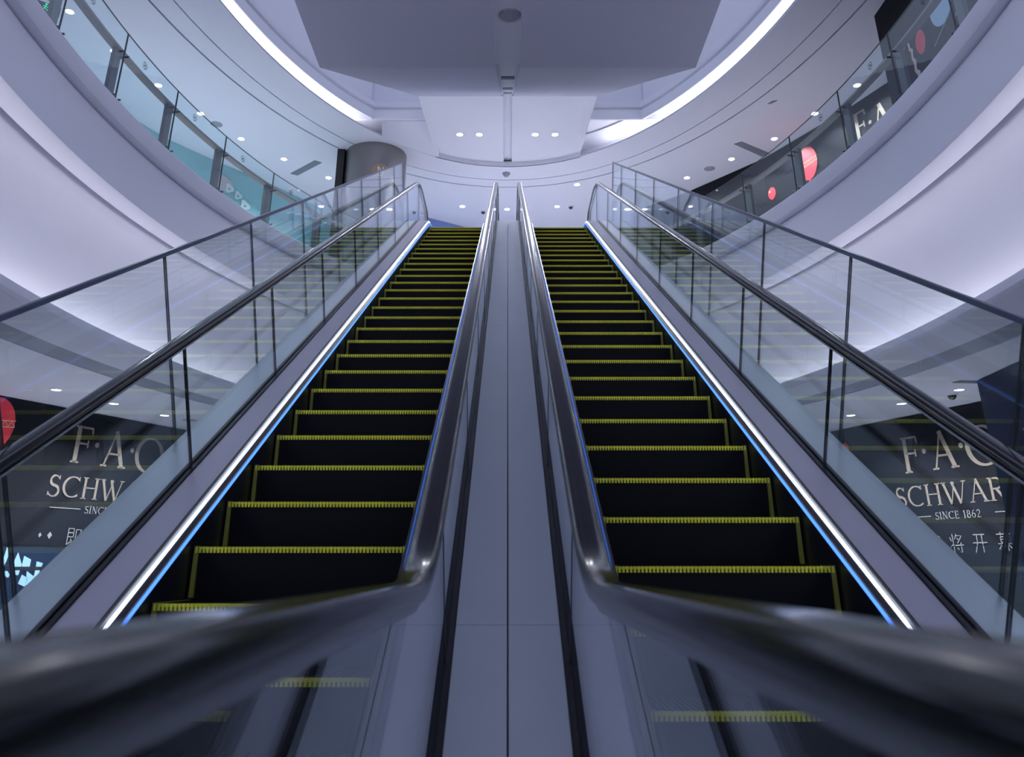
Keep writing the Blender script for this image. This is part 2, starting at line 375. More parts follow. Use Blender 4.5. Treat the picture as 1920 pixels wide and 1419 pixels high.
def ribbon(mb, fn, pts, w):
    ws = w if isinstance(w, list) else [w]*len(pts)
    if len(ws) < len(pts): ws = ws + [ws[-1]]*(len(pts)-len(ws))
    L, R = [], []
    for i, (x, y) in enumerate(pts):
        a = pts[max(0, i-1)]; b = pts[min(len(pts)-1, i+1)]
        dx, dy = b[0]-a[0], b[1]-a[1]; l = hypot(dx, dy) or 1
        nx, ny = -dy/l*ws[i]/2, dx/l*ws[i]/2
        L.append(fn(x+nx, y+ny)); R.append(fn(x-nx, y-ny))
    n = len(pts)
    mb.add(L+R, [(i, i+1, n+i+1, n+i) for i in range(n-1)])
def text(mb, fn, word, x, y, h, sp=.06, wx=1.):
    for ch in word:
        adv, rb = GL(ch)
        for p, w in rb:
            ribbon(mb, fn, [(x + px*h*wx, y + py*h) for px, py in p], [q*h for q in w] if isinstance(w, list) else w*h)
        x += (adv*wx + sp)*h
    return x
HAN = {
 'ji': [[(.05,.95),(.45,.95),(.45,.5)], [(.05,.97),(.05,.08)], [(.05,.72),(.45,.72)], [(.05,.5),(.45,.5)], [(.05,.08),(.32,.25)], [(.28,.4),(.46,.12)], [(.62,.9),(.95,.9),(.95,.3),(.85,.32)], [(.62,.92),(.62,-.02)]],
 'jiang': [[(.25,1),(.25,0)], [(.03,.82),(.14,.62)], [(0,.3),(.25,.46)], [(.55,1),(.38,.72)], [(.5,.9),(.92,.9),(.55,.5)], [(.55,.78),(.66,.68)], [(.36,.4),(1,.4)], [(.8,.55),(.8,0),(.68,.06)], [(.5,.28),(.6,.15)]],
 'kai': [[(.1,.92),(.9,.92)], [(0,.5),(1,.5)], [(.34,.92),(.34,.5),(.1,0)], [(.68,.92),(.68,0)]],
 'mu': [[(.05,.9),(.95,.9)], [(.32,1),(.32,.82)], [(.68,1),(.68,.82)], [(.28,.76),(.72,.76),(.72,.5),(.28,.5),(.28,.76)], [(.28,.63),(.72,.63)], [(.05,.4),(.95,.4)], [(.4,.5),(.08,.14)], [(.6,.5),(.92,.18)], [(.3,.05),(.3,.28),(.7,.28),(.7,.05)], [(.5,.4),(.5,0)]]}
def han(mb, fn, key, x, y, w, h, t=.017):
    for p in HAN[key]: ribbon(mb, fn, [(x + a*w, y + b*h) for a, b in p], t)
def fill(mb, fn, pts, cen=None):
    cen = cen or (sum(p[0] for p in pts)/len(pts), sum(p[1] for p in pts)/len(pts))
    n = len(pts); mb.add([fn(*cen)] + [fn(*p) for p in pts], [(0, 1+i, 1+(i+1) % n) for i in range(n)])
def wallmap(A, B, off=.012, side=1):
    l = hypot(B[0]-A[0], B[1]-A[1]); d = ((B[0]-A[0])/l, (B[1]-A[1])/l); n = (-d[1]*side, d[0]*side)
    return lambda u, v, o=None: (A[0]+d[0]*u+n[0]*(off if o is None else o), A[1]+d[1]*u+n[1]*(off if o is None else o), v)
def wall_slab(A, B, z0, z1, side, thick=.15):
    f = wallmap(A, B, 0, side); l = hypot(B[0]-A[0], B[1]-A[1])
    return MB().rings([[f(0, z0, 0), f(0, z0, -thick), f(l, z0, -thick), f(l, z0, 0)], [f(0, z1, 0), f(0, z1, -thick), f(l, z1, -thick), f(l, z1, 0)]])
def sign(fn, dx, z0, parent):
    """big serif sign: three spaced capitals, a long word, a dated line, four characters"""
    m = MB(); h = .70
    text(m, fn, 'F', dx+2.0, z0+1.75, h); text(m, fn, 'A', dx+2.72, z0+1.75, h, wx=.95); text(m, fn, 'O', dx+3.52, z0+1.70, h*1.08)
    for x in (2.56, 3.43): fill(m, fn, [(dx+x+.05*cos(2*pi*k/20), z0+2.13+.05*sin(2*pi*k/20)) for k in range(20)])
    text(m, fn, 'SCHWARZ', dx+1.66, z0+1.10, .40, .07, 1.12)
    m.build('lettering', GOLD, parent, fix=False)
    m = MB(); ribbon(m, fn, [(dx+1.78, z0+.91), (dx+2.45, z0+.91)], .014); ribbon(m, fn, [(dx+3.86, z0+.91), (dx+4.5, z0+.91)], .014)
    x = text(m, fn, 'SINCE', dx+2.55, z0+.84, .135, .10, 1.05); text(m, fn, '1862', x+.08, z0+.84, .135, .10, 1.1)
    m.build('date_line', SILVER, parent, fix=False)
    m = MB()
    for i, k in enumerate(('ji', 'jiang', 'kai', 'mu')): han(m, fn, k, dx+2.27+.5*i, z0+.24, .30, .33)
    for x, r in ((1.70, .035), (1.90, .05), (4.45, .05), (4.65, .035)): fill(m, fn, [(dx+x-r, z0+.42), (dx+x, z0+.42+r*1.3), (dx+x+r, z0+.42), (dx+x, z0+.42-r*1.3)])
    m.build('characters', SILVER, parent, fix=False)
def balloon(fn, u, v, rx, ry, parent, band=True, tail=True, m_=RED):
    fn2 = lambda a, b: fn(a, b, .016)
    pts = [(u + rx*sin(2*pi*k/40)*(1 - .10*(1-cos(2*pi*k/40))*.5), v + ry*cos(2*pi*k/40)) for k in range(40)]
    m = MB(); fill(m, fn, pts)
    if tail: fill(m, fn, [(u-.04*rx/.3, v-ry*1.10), (u+.04*rx/.3, v-ry*1.10), (u, v-ry*.96)])
    b = m.build('balloon_print', m_, parent, fix=False)
    if band:
        m = MB(); w = rx*.035
        for dv in (-.08, .16): ribbon(m, fn2, [(u-rx*.97, v+ry*dv-.10*ry), (u+rx*.97, v+ry*dv+.05*ry)], w)
        z = []
        for k in range(13):
            a = -.95 + 1.9*k/12; z.append((u+rx*a, v+ry*(.04*1 + (.10 if k % 2 else -.10)) + .075*ry*a - .02*ry))
        ribbon(m, fn2, z, w); m.build('zigzag_band', CREAM, b, fix=False)
    return b

# column sign
a0 = atan2(17.70-cyy, -3.08-cxx)
colf = lambda u, v, o=.012: (cxx+(cr+o)*cos(a0+u/cr), cyy+(cr+o)*sin(a0+u/cr), v)
t = thing('round_sign', 'round brown sign with a white letter N on the steel column', 'sign', colf(0, 8.86))
m = MB(); R_ = [[colf(.20*cos(2*pi*k/36), 8.86+.20*sin(2*pi*k/36), o_) for k in range(36)] for o_ in (.0, .02)]
m.rings(R_); m.build('sign_disc', BROWN, t)
m = MB(); f2 = lambda u, v: colf(u, v, .024)
for p, w in GL('N_')[1]: ribbon(m, f2, [(-.075 + x*.19, 8.80 + y*.17) for x, y in p], w*.17)
ribbon(m, f2, [(-.05, 8.74), (.05, 8.74)], .03)
m.build('letter', WSIGN, t, fix=False)

# lower hoardings
A, B = (-9.2, 14.6), (-6.6, 20.19)
t = thing('hoarding', 'black lower-floor shop hoarding with bronze capitals and one big red balloon', 'hoarding', (A[0], A[1], ZL))
wall_slab(A, B, ZL, ZC1-.012, -1).build('board', BLACK, t)
wall_slab((-10.6, 11.0), A, ZL, ZC1-.012, -1).build('board', BLACK, t)
f = wallmap(A, B, .012, -1)
sign(f, -.24, .12, t); balloon(f, .13, 2.36, .40, .47, t)
m = MB()
Q = [[(0.8,0.1),(0.83,0.32),(0.91,0.29),(0.87,0.08),(0.83,-0.02)], [(1.0,0.03),(1.06,0.24),(1.18,0.03),(1.15,-0.14),(1.09,-0.13)], [(1.18,0.03),(1.19,0.18),(1.34,0.12),(1.34,-0.05),(1.21,-0.03)], [(1.46,0.09),(1.59,0.06),(1.55,-0.1),(1.53,-0.3),(1.46,-0.22)], [(1.3,-0.07),(1.44,-0.15),(1.62,-0.22),(1.57,-0.33),(1.44,-0.39),(1.34,-0.35)], [(1.18,-0.28),(1.22,-0.13),(1.35,-0.19),(1.32,-0.33)], [(0.86,-0.13),(0.97,-0.18),(0.99,-0.13),(0.93,-0.07),(0.85,-0.07)], [(1.69,-0.2),(1.74,-0.08),(1.81,-0.07),(1.78,-0.17)]]
for q in Q: fill(m, lambda a, b: f(a, b, .075), q)
m2 = wall_slab(f(.3, 0, 0)[:2], f(2.25, 0, 0)[:2], ZL, .32, -1, .03)
m2.v = [(p[0]+.05*.9, p[1]-.05*.45, p[2]) for p in m2.v]
t2 = thing('display_panel', 'low navy panel with pale angular shapes at the foot of the lower hoarding', 'display', f(.3, ZL))
m2.build('panel', NAVY, t2); m.build('angular_print', PALEBLUE, t2, fix=False)

A, B = (7.34-.33, 19.03+.84), (9.33, 14.0)
RO = .90
t = thing('hoarding', 'black lower-floor shop hoarding with bronze capitals, beside the navy panel', 'hoarding', (B[0], B[1], ZL))
wall_slab(A, B, ZL, ZC1-.012, -1).build('board', BLACK, t)
f = wallmap(A, B, .012, -1)
sign(f, RO, 0, t); balloon(f, .48+RO, 2.30, .12, .26, t, band=False)
t2 = thing('hoarding', 'navy hoarding panel standing in front of the black lower hoarding, pale snow marks', 'hoarding', (7.74, 13.4, ZL))
wall_slab((7.78, 13.45), (7.45, 9.2), ZL, ZC1-.012, -1, .25).build('board', NAVY, t2)
f = wallmap((7.78, 13.45), (7.45, 9.2), .014, -1); m = MB()
for u, v in ((1.55, 1.7), (2.2, 1.2), (1.95, .6), (2.3, 2.1)):
    for k in range(3):
        a = pi*k/3 + .3; r = .07; ribbon(m, f, [(u-r*cos(a), v-r*sin(a)), (u+r*cos(a), v+r*sin(a))], .012)
for u, v in ((1.5, 2.05), (1.62, 1.45), (2.5, 1.6), (1.2, .9), (1.35, 1.2), (1.1, 1.9)): fill(m, f, [(u+.022*cos(k), v+.022*sin(k)) for k in range(6)])
m.build('snow_print', SILVER, t2, fix=False)
m = MB(); q = [[(.35,-.15),(.9,-.15),(.9,-.42),(.35,-.42)], [(.95,-.55),(1.05,-.5),(1.15,-.8),(1.05,-.8)], [(1.5,-.3),(1.6,-.3),(1.75,-.75),(1.6,-.75)]]
for p in q: fill(m, f, p)
m.build('pale_block_print', PALEBLUE, t2, fix=False)

# upper hoardings, black
PU = [(8.85, 13.0), (8.16, 15.02), (7.73, 16.10), (6.50, 18.59), (5.01, 20.54), (3.6, 22.0)]
t = thing('hoarding', 'tall black upper-floor hoarding with bronze capitals and two red balloons behind the glass', 'hoarding', (PU[0][0], PU[0][1], ZU))
for a, b in zip(PU[::-1][:-1], PU[::-1][1:]): wall_slab(a, b, ZU, ZC2-.006, -1, .12).build('board', BLACK, t)
fa = wallmap(PU[3], PU[1], .05, -1); fb = wallmap((5.01, 20.54), (6.50, 18.59), .014, -1); fc = wallmap((6.5, 18.59), (7.73, 16.1), .014, -1); fd = wallmap((7.73, 16.1), (8.16, 15.02), .014, -1)
m = MB(); text(m, fd, 'F', .08, 8.66, .74, wx=.8); text(m, fd, 'A', .58, 8.56, .72, wx=.9)
fill(m, fd, [(.54+.045*cos(k*.4), 9.0+.045*sin(k*.4)) for k in range(16)])
m.build('lettering', GOLD, t, fix=False)
balloon(fc, 1.42, 8.87, .31, .43, t); b_ = balloon(fc, .19, 8.60, .135, .16, t, band=False)
m = MB(); fill(m, lambda u, v: fc(u, v, .02), [(.13+.03*cos(k*.5), 8.66+.03*sin(k*.5)) for k in range(13)]); m.build('highlight_dot', CREAM, b_, fix=False)
t = thing('hoarding', 'black upper-floor hoarding end wall with a rosy balloon and a tan zigzag stroke', 'hoarding', (6.95, 12.7, ZU))
UA, UB = (6.93, 12.74), (6.97, 8.0)
wall_slab(UA, UB, ZU, ZC2-.006, -1, .3).build('board', BLACK, t)
fu = wallmap(UA, UB, .014, -1)
balloon(fu, 1.27, 8.16, .16, .22, t, band=False, tail=False)
m = MB(); ribbon(m, fu, [(.62, 8.26), (.90, 8.52)], .05); ribbon(m, fu, [(.90, 8.52), (.92, 8.25), (.97, 8.2), (.95, 8.05), (1.0, 7.95), (.97, 7.8), (1.04, 7.7), (1.03, 7.55)], [.05, .06, .08, .06, .09, .07, .1, .08])
m.build('zigzag_stroke_print', TAN, t, fix=False)
m = MB(); fill(m, fu, [(2.0+.32*cos(2*pi*k/32), 8.36+.36*sin(2*pi*k/32)) for k in range(32)])
o = m.build('pale_disc_print', PALEBLUE, t, fix=False)
m = MB(); ribbon(m, fu, [(1.62, 7.82), (2.15, 8.05)], .025); ribbon(m, fu, [(2.3, 7.9), (2.6, 8.2)], .03); m.build('line_print', SILVER, t, fix=False)

# teal shop wall upstairs with pale flower-like shapes
PT = [(-5.2, 22.0), (-6.66, 19.73), (-7.36, 18.88), (-8.23, 17.63), (-8.70, 16.55), (-9.6, 13.8)]
t = thing('shop_wall', 'teal shop wall with pale flower shapes behind the glass balustrade', 'wall', (PT[1][0], PT[1][1], ZU))
for a, b in zip(PT[:-1], PT[1:]): wall_slab(a, b, ZU, ZC2-.006, 1, .1).build('board', TEAL, t)
ft = wallmap((-8.7, 16.55), (-6.66, 19.73), .28, -1)
ft = wallmap((-8.23, 17.63), (-6.66, 19.73), .03, -1)
m = MB(); fill(m, ft, [(1.60+.26*cos(2*pi*k/24), 9.08+.22*sin(2*pi*k/24)*(1+.15*sin(k))) for k in range(24)]); m.build('flower_print', ROSE, t, fix=False)
for u, v, r in ((1.74, 9.02, .12), (2.02, 8.92, .11), (2.26, 8.72, .14)):
    m = MB(); fill(m, lambda a, b: ft(a, b, .034), [(u+r*(1+.18*cos(3*2*pi*k/30))*cos(2*pi*k/30), v+r*(1+.18*cos(3*2*pi*k/30))*sin(2*pi*k/30)) for k in range(30)])
    o = m.build('flower_print', TPALE, t, fix=False)
    m = MB(); fill(m, lambda a, b: ft(a, b, .038), [(u+.03*cos(k*.5), v-.02+.03*sin(k*.5)) for k in range(13)]); m.build('flower_centre', VENTM, o, fix=False)
o = wall_slab((-2.9, 22.0), (.3, 24.2), ZU, ZC2-.006, -1, .1).build('shop_wall', BLUEW)
tag(o, 'plain blue wall corner showing just above the steps of the escalator beside the column', 'wall')

# exit sign
t = thing('exit_sign', 'small green lit running-man exit sign in the top corner behind the glass', 'sign', (-8.0, 11.7, 8.9))
fx0 = wallmap((-8.35, 11.45), (-7.75, 11.95), .0, -1)
fx = lambda u, v, o=None: fx0(.18+u*.55, 9.05+(v-9.05)*.55, o)
MB().rings([[fx(0, z, 0), fx(0, z, -.05), fx(.78, z, -.05), fx(.78, z, 0)] for z in (8.86, 9.2)]).build('housing', DARK, t)
m = MB()
fxx = lambda u, v: fx(u, v, .006)
fill(m, fxx, [(.36+.035*cos(k*.6), 9.14+.035*sin(k*.6)) for k in range(11)])
for p in ([(.36,9.08),(.33,8.99)], [(.36,9.07),(.44,9.03)], [(.36,9.07),(.28,9.05)], [(.33,8.99),(.42,8.96),(.42,8.89)], [(.33,8.99),(.27,8.93),(.2,8.93)], [(.08,9.03),(.2,9.03)], [(.08,9.03),(.12,9.07)], [(.08,9.03),(.12,8.99)], [(.55,9.12),(.55,8.9),(.7,8.9),(.7,9.12),(.55,9.12)]): ribbon(m, fxx, p, .022)
m.build('pictogram', SGREEN, t, fix=False)
MB().box(-8.06, -8.03, 11.68, 11.71, 9.19, ZC2).build('hanger', GREYD, t)

# ------------------------------------------------------------------ glass balustrades round the void
NT = 2400
tab = [0.]
for i in range(NT):
    a = ell(2*pi*i/NT); b = ell(2*pi*(i+1)/NT); tab.append(tab[-1] + hypot(b[0]-a[0], b[1]-a[1]))
def phi_of_s(s):
    s %= tab[-1]; lo, hi = 0, NT
    while hi - lo > 1:
        mid = (lo+hi)//2
        if tab[mid] <= s: lo = mid
        else: hi = mid
    return 2*pi*(lo + (s-tab[lo])/(tab[hi]-tab[lo]))/NT
def s_of_y(y, left):
    ph = math.asin((y-EY)/EB); ph = pi - ph if left else ph
    f = (ph % (2*pi))/(2*pi)*NT; i = int(f); return tab[i] + (f-i)*(tab[i+1]-tab[i])
def balustrade(z, left, s_list, label, stickers=False):
    """panes between successive s positions, a slim dark joint and a post behind each joint, flat handrail"""
    p = ell(phi_of_s(s_list[0]))
    t = thing('glass_balustrade', label, 'balustrade', (p[0], p[1], z))
    Hh = 1.13; off0, off1 = .03, .042
    for i, (a, b) in enumerate(zip(s_list[:-1], s_list[1:])):
        sg = 1 if b > a else -1
        rs = []
        for k in range(7):
            ph = phi_of_s(a + sg*.006 + (b-a-sg*.012)*k/6)
            rs.append([(*ell(ph, off0), z-.15), (*ell(ph, off1), z-.15), (*ell(ph, off1), z+Hh), (*ell(ph, off0), z+Hh)])
        pane = MB().rings(rs).build('glass_pane', GLASSB, t)
        rs = []
        for k in range(7):
            ph = phi_of_s(a + (b-a)*k/6)
            rs.append([(*ell(ph, off0-.002), z+Hh), (*ell(ph, off1+.002), z+Hh), (*ell(ph, off1+.002), z+Hh+.008), (*ell(ph, off0-.002), z+Hh+.008)])
        MB().rings(rs).build('edge_trim', SEAL, pane)
        if stickers:
            ph = phi_of_s(a + (b-a)*.36); P = ell(ph, off0-.004); Q = ell(ph+.001, off0-.004); l = hypot(Q[0]-P[0], Q[1]-P[1]); d = ((Q[0]-P[0])/l, (Q[1]-P[1])/l)
            fs = lambda u, v: (P[0]+d[0]*u, P[1]+d[1]*u, v)
            m = MB(); zz = z+Hh-.17
            for r, c in ((.055, zz), (.035, zz-.03)): ribbon(m, fs, arc(0, c, r, r, 0, 360, 24), .007)
            ribbon(m, fs, [(-.04, zz-.03), (.04, zz+.04)], .009); ribbon(m, fs, [(-.03, zz+.03), (.03, zz-.03)], .007)
            m.build('sticker', SEAL, pane, fix=False)
    for s in s_list:
        ph = phi_of_s(s); ph2 = phi_of_s(s+.008); ph1 = phi_of_s(s-.008)
        q = [ell(ph1, off0-.003), ell(ph1, off1+.003), ell(ph2, off1+.003), ell(ph2, off0-.003)]
        MB().rings([[(x, y, z-.15) for x, y in q], [(x, y, z+Hh) for x, y in q]]).build('joint_seal', SEAL, t)
        pa, pb = phi_of_s(s-.085), phi_of_s(s+.075)
        q = [ell(pa, .13), ell(pa, .19), ell(pb, .19), ell(pb, .13)]
        post = MB().rings([[(x, y, z) for x, y in q], [(x, y, z+.86) for x, y in q]]).build('post', POST, t)
        m = MB()
        for dz in (.78, .05):
            for so in (-.075, .075):
                ph_ = phi_of_s(s+so); c = ell(ph_, .0); c2 = ell(ph_, .15)
                m.add(*tube((c[0], c[1], z+dz), (c2[0], c2[1], z+dz), .016))
        m.build('clamp', POST, post, smooth=True)
    rs = []
    n = 60
    for k in range(n+1):
        ph = phi_of_s(s_list[0] + (s_list[-1]-s_list[0])*k/n)
        rs.append([(*ell(ph, .10), z+.86), (*ell(ph, .22), z+.86), (*ell(ph, .22), z+.90), (*ell(ph, .10), z+.90)])
    MB().rings(rs).build('handrail', BRZ, t)
    return t
def tube(a, b, r, seg=10):
    d = [b[i]-a[i] for i in range(3)]; l = sqrt(sum(x*x for x in d)); d = [x/l for x in d]
    u = (-d[1], d[0], 0) if abs(d[2]) < .9 else (1, 0, 0)
    ul = sqrt(sum(x*x for x in u)); u = [x/ul for x in u]
    w = (d[1]*u[2]-d[2]*u[1], d[2]*u[0]-d[0]*u[2], d[0]*u[1]-d[1]*u[0])
    vs = [tuple(p[i]+r*(cos(2*pi*k/seg)*u[i]+sin(2*pi*k/seg)*w[i]) for i in range(3)) for p in (a, b) for k in range(seg)]
    fs = [(k, (k+1) % seg, seg+(k+1) % seg, seg+k) for k in range(seg)] + [tuple(range(seg))[::-1], tuple(range(seg, 2*seg))]
    return vs, fs
sl = s_of_y(10.07, True); sr = s_of_y(10.07, False)
SL = [sl - 1.57*k for k in range(-2, 6)]; SR = [sr + 1.57*k for k in range(-2, 6)]
balustrade(ZU, True, SL, 'curved upper-floor glass balustrade in front of the teal shop wall', True)
balustrade(ZU, False, SR, 'curved upper-floor glass balustrade in front of the black balloon hoarding', True)
balustrade(ZL, True, [sl - 1.57*k + .5 for k in range(-4, 3)], 'lower-floor glass balustrade in front of the navy display panel')
balustrade(ZL, False, [sr + 1.57*k - .5 for k in range(-4, 3)], 'lower-floor glass balustrade in front of the navy hoarding panel')

# ------------------------------------------------------------------ escalators
ZB, ZT, YB = -.9, 6.12, 2.44
T30 = tan(radians(30)); YT = YB + (ZT-ZB)/T30
RB, RT = 1.9, 1.1
LB, LT = RB*tan(radians(15)), RT*tan(radians(15))
def base(y):
    """nose line: height and slope angle at distance y"""
    if y < YB-LB: return ZB, 0.
    if y < YB + LB*cos(radians(30)):
        s = (y-(YB-LB))/RB; th = math.asin(s); return ZB + RB*(1-cos(th)), th
    if y < YT - LT*cos(radians(30)): return ZB + (y-YB)*T30, radians(30)
    if y < YT+LT:
        th = math.asin((YT+LT-y)/RT); return ZT - RT*(1-cos(th)), th
    return ZT, 0.
def offp(y, n):
    z, th = base(y); return y - n*sin(th), z + n*cos(th)
def samples(y0, y1):
    ys = [y0]
    keys = []
    for a, b, k in ((YB-LB, YB+LB*cos(radians(30)), 10), (YT-LT*cos(radians(30)), YT+LT, 10)):
        keys += [a + (b-a)*i/k for i in range(k+1)]
    ys += [v for v in keys if y0+.01 < v < y1-.01] + [y1]
    return ys
def sweep(xsec, y0, y1, xm):
    rs = []
    for y in samples(y0, y1):
        r = []
        for x, n in xsec:
            py, pz = offp(y, n); r.append((xm(x), py, pz))
        rs.append(r)
    return MB().rings(rs)
def rect(x0, x1, n0, n1): return [(x0, n0), (x1, n0), (x1, n1), (x0, n1)]
def y_of_s(s): return YB + (s-1.663)*cos(radians(30))

Y0, Y1 = -.75, 15.75
def handrail_path(n, lo, y0, y1):
    """offset path with the turned-round ends; list of (y, z, ny, nz)"""
    R = (n-lo)/2; P = []
    z0, _ = base(y0); z1, _ = base(y1)
    for k in range(1, 14):
        a = radians(270 - 180*k/14); P.append((y0 + R*cos(a), z0+lo+R + R*sin(a), cos(a), sin(a)))
    for y in samples(y0, y1):
        py, pz = offp(y, n); th = base(y)[1]; P.append((py, pz, -sin(th), cos(th)))
    for k in range(1, 14):
        a = radians(90 - 180*k/14); P.append((y1 + R*cos(a), z1+lo+R + R*sin(a), cos(a), sin(a)))
    return P
HR = [(-.042, -.008), (-.041, .004), (-.036, .014), (-.028, .0195), (-.014, .0212), (0, .0216), (.014, .0212), (.028, .0195), (.036, .014), (.041, .004), (.042, -.008), (.038, -.020), (.028, -.026), (.026, -.018), (.0, -.014), (-.026, -.018), (-.028, -.026), (-.038, -.020)]

def make_step_meshes():
    W = .503
    m = MB()
    prof = [(.40, 0), (.40, -.05)] + [(.08, -.30)] + [(.035-.035*((k/8)**.5), -.30+.30*k/8) for k in range(9)]
    m.rings([[(x, y, z) for y, z in prof] for x in (-W, W)])
    for k in range(48):                                     # cleats on the tread
        x = -W + .01 + k*(2*W-.02)/47; m.box(x-.004, x+.004, .03, .395, -.001, .007)
    st = m.build('step', STEPM)
    m = MB(); m.box(-W+.004, W-.004, .0, .034, -.006, .003)
    n = 58
    for k in range(n):
        x = -W + .012 + k*(2*W-.024)/(n-1); m.box(x-.0052, x+.0052, -.008, .028, -.021, .006)
    ns = m.build('nosing', YEL, st)
    es = []
    for sx in (-1, 1):
        L = [(-.006, -.215), (.012, -.215), (.012, -.006), (.385, -.006), (.385, .009), (-.006, .009)]
        es.append(MB().rings([[(x, y, z) for y, z in L] for x in (sx*(W-.001), sx*(W-.021))]).build('side_edge', YELD, st))
    return [st, ns] + es
STP = make_step_meshes()

def escalator(sx, phase, label):
    ax = .98
    xm = lambda d: sx*(ax + d)                    # d: distance from the escalator's axis, outward positive
    root = thing('escalator', label, 'escalator', (sx*ax, 2.44, ZB))
    first = sx < 0
    for k in range(-5, 29):
        y = 3.74 + phase + .4*k
        z = base(min(y, YT+LT))[0]
        if y > 15.3: break
        if first and k == -5: st, *kids = STP
        else:
            st, *kids = [o.copy() for o in STP]
            for o in [st] + kids: C.objects.link(o)
        st.parent = root; st.location = (0, y-2.44, z-ZB)
        for o in kids: o.parent = st
    for side in (-1, 1):
        D = lambda d: xm(side*d)
        sweep(rect(.512, .525, -.55, .085), -.2, 15.4, D).build('skirt_panel', SKIRT, root)
        e, ys = (0, 3.2) if side > 0 else (.041, 3.75)
        sweep([(.5035+e, .067-1.2*e), (.509+e, .067-1.2*e), (.512+e, .079), (.507+e, .079)], ys, 15.0, D).build('light_strip', LEDB, root)['label'] = 'blue light strip'
        sweep([(.510+e, .05), (.556+e, .05), (.556+e, .138), (.552+e, .147), (.548+e, .147), (.544+e, .108), (.534+e, .102), (.527+e, .098), (.514+e, .085)], -.2, 15.2, D).build('strip_channel', SKIRT, root)
        sweep([(.5315+e, .1075), (.5355+e, .1085), (.540+e, .119), (.535+e, .119)], ys, 15.0, D).build('light_strip', LEDW, root)['label'] = 'white light strip'
        sweep([(.556+e, .10), (.725, .10), (.725, .128), (.720, .130), (.560+e, .130), (.556+e, .128)], -.6, 15.5, D).build('inner_decking', PLATE, root)
        sweep(rect(.727, .748, .04, .137), -.6, 15.5, D).build('gasket', GASKET, root)
        sweep(rect(.762, .783, .04, .137), -.6, 15.5, D).build('gasket', GASKET, root)
        sweep(rect(.740, .770, .02, .098), -.6, 15.5, D).build('gasket', GASKET, root)
        # handrail
        P = handrail_path(.847, .20, Y0, Y1)
        MB().rings([[(D(.755 + x), y + n_*q, z + n_*w) for x, n_ in HR] for y, z, q, w in P]).build('handrail', RUBBER, root, smooth=True)
        P = handrail_path(.817, .23, Y0, Y1)
        MB().rings([[(D(.755 + x), y + n_*q, z + n_*w) for x, n_ in rect(-.020, .020, -.012, .012)] for y, z, q, w in P]).build('handrail_guide', STEEL, root)
        # glass panes, joints square to the slope
        js = [-.62] + [y_of_s(1.663 + .95 + 1.64*k) for k in range(9)] + [15.7]
        js = sorted(js)
        for a, b in zip(js[:-1], js[1:]):
            ys = [a+.004] + [v for v in samples(a, b)[1:-1]] + [b-.004]
            rs = []
            for y in ys:
                p0, p1 = offp(y, .10), offp(y, .81)
                rs.append([(D(.749), *p0), (D(.761), *p0), (D(.761), *p1), (D(.749), *p1)])
            MB().rings(rs).build('glass_pane', GLASS, root)
        for y in js[1:-1]:
            r = [[(D(d), *offp(y+dy, n)) for d in (.747, .763) for dy in ((-.004, .004) if d == .747 else (.004, -.004))] for n in (.12, .81)]
            MB().rings(r).build('joint_seal', SEAL, root)
        for yy in (Y0, Y1):
            zz = base(yy)[0]; s_ = -1 if yy < 5 else 1
            pts = [(yy, zz+.22)] + [(yy + s_*.29*cos(radians(a)), zz+.52+.29*sin(radians(a))) for a in range(-80, 81, 16)] + [(yy, zz+.82)]
            MB().rings([[(D(.749), y, z) for y, z in pts], [(D(.761), y, z) for y, z in pts]]).build('end_glass', GLASS, root)
    sweep([(.785, .06), (.972, .06), (.983, .06), (.983, .129), (.982, .130), (.787, .130), (.785, .129)], -.6, 15.5, xm).build('outer_decking', OUTER, root)
    sweep(rect(.90, .978, -.95, .06), 1.6, 15.2, xm).build('truss_side', WHITE, root)
    sweep(rect(-.80, .90, -.95, -.75), 1.6, 15.2, xm).build('truss_base', WHITE, root)
    return root
escalator(-1, 0., 'escalator with black yellow-edged steps rising on the side of the steel column')
escalator(1, .252, 'escalator with black yellow-edged steps rising on the side of the black hoardings')

# shared deck between the two escalators
t = thing('centre_deck', 'satin steel deck strip running up between the two inner balustrades', 'deck', (0, 2.44, ZB))
I = lambda x: x
for sx in (-1, 1):
    js = [-.6, 3.45, 7.4, 11.3, 15.2]
    for a, b in zip(js[:-1], js[1:]):
        sweep([(sx*.003, .06), (sx*.194, .06), (sx*.194, .132), (sx*.004, .132), (sx*.003, .131)], a+.0012, b-.0012, I).build('deck_plate', DECK, t)
sweep(rect(-.19, .19, .0, .06), -.6, 15.2, I).build('deck_tray', GASKET, t)

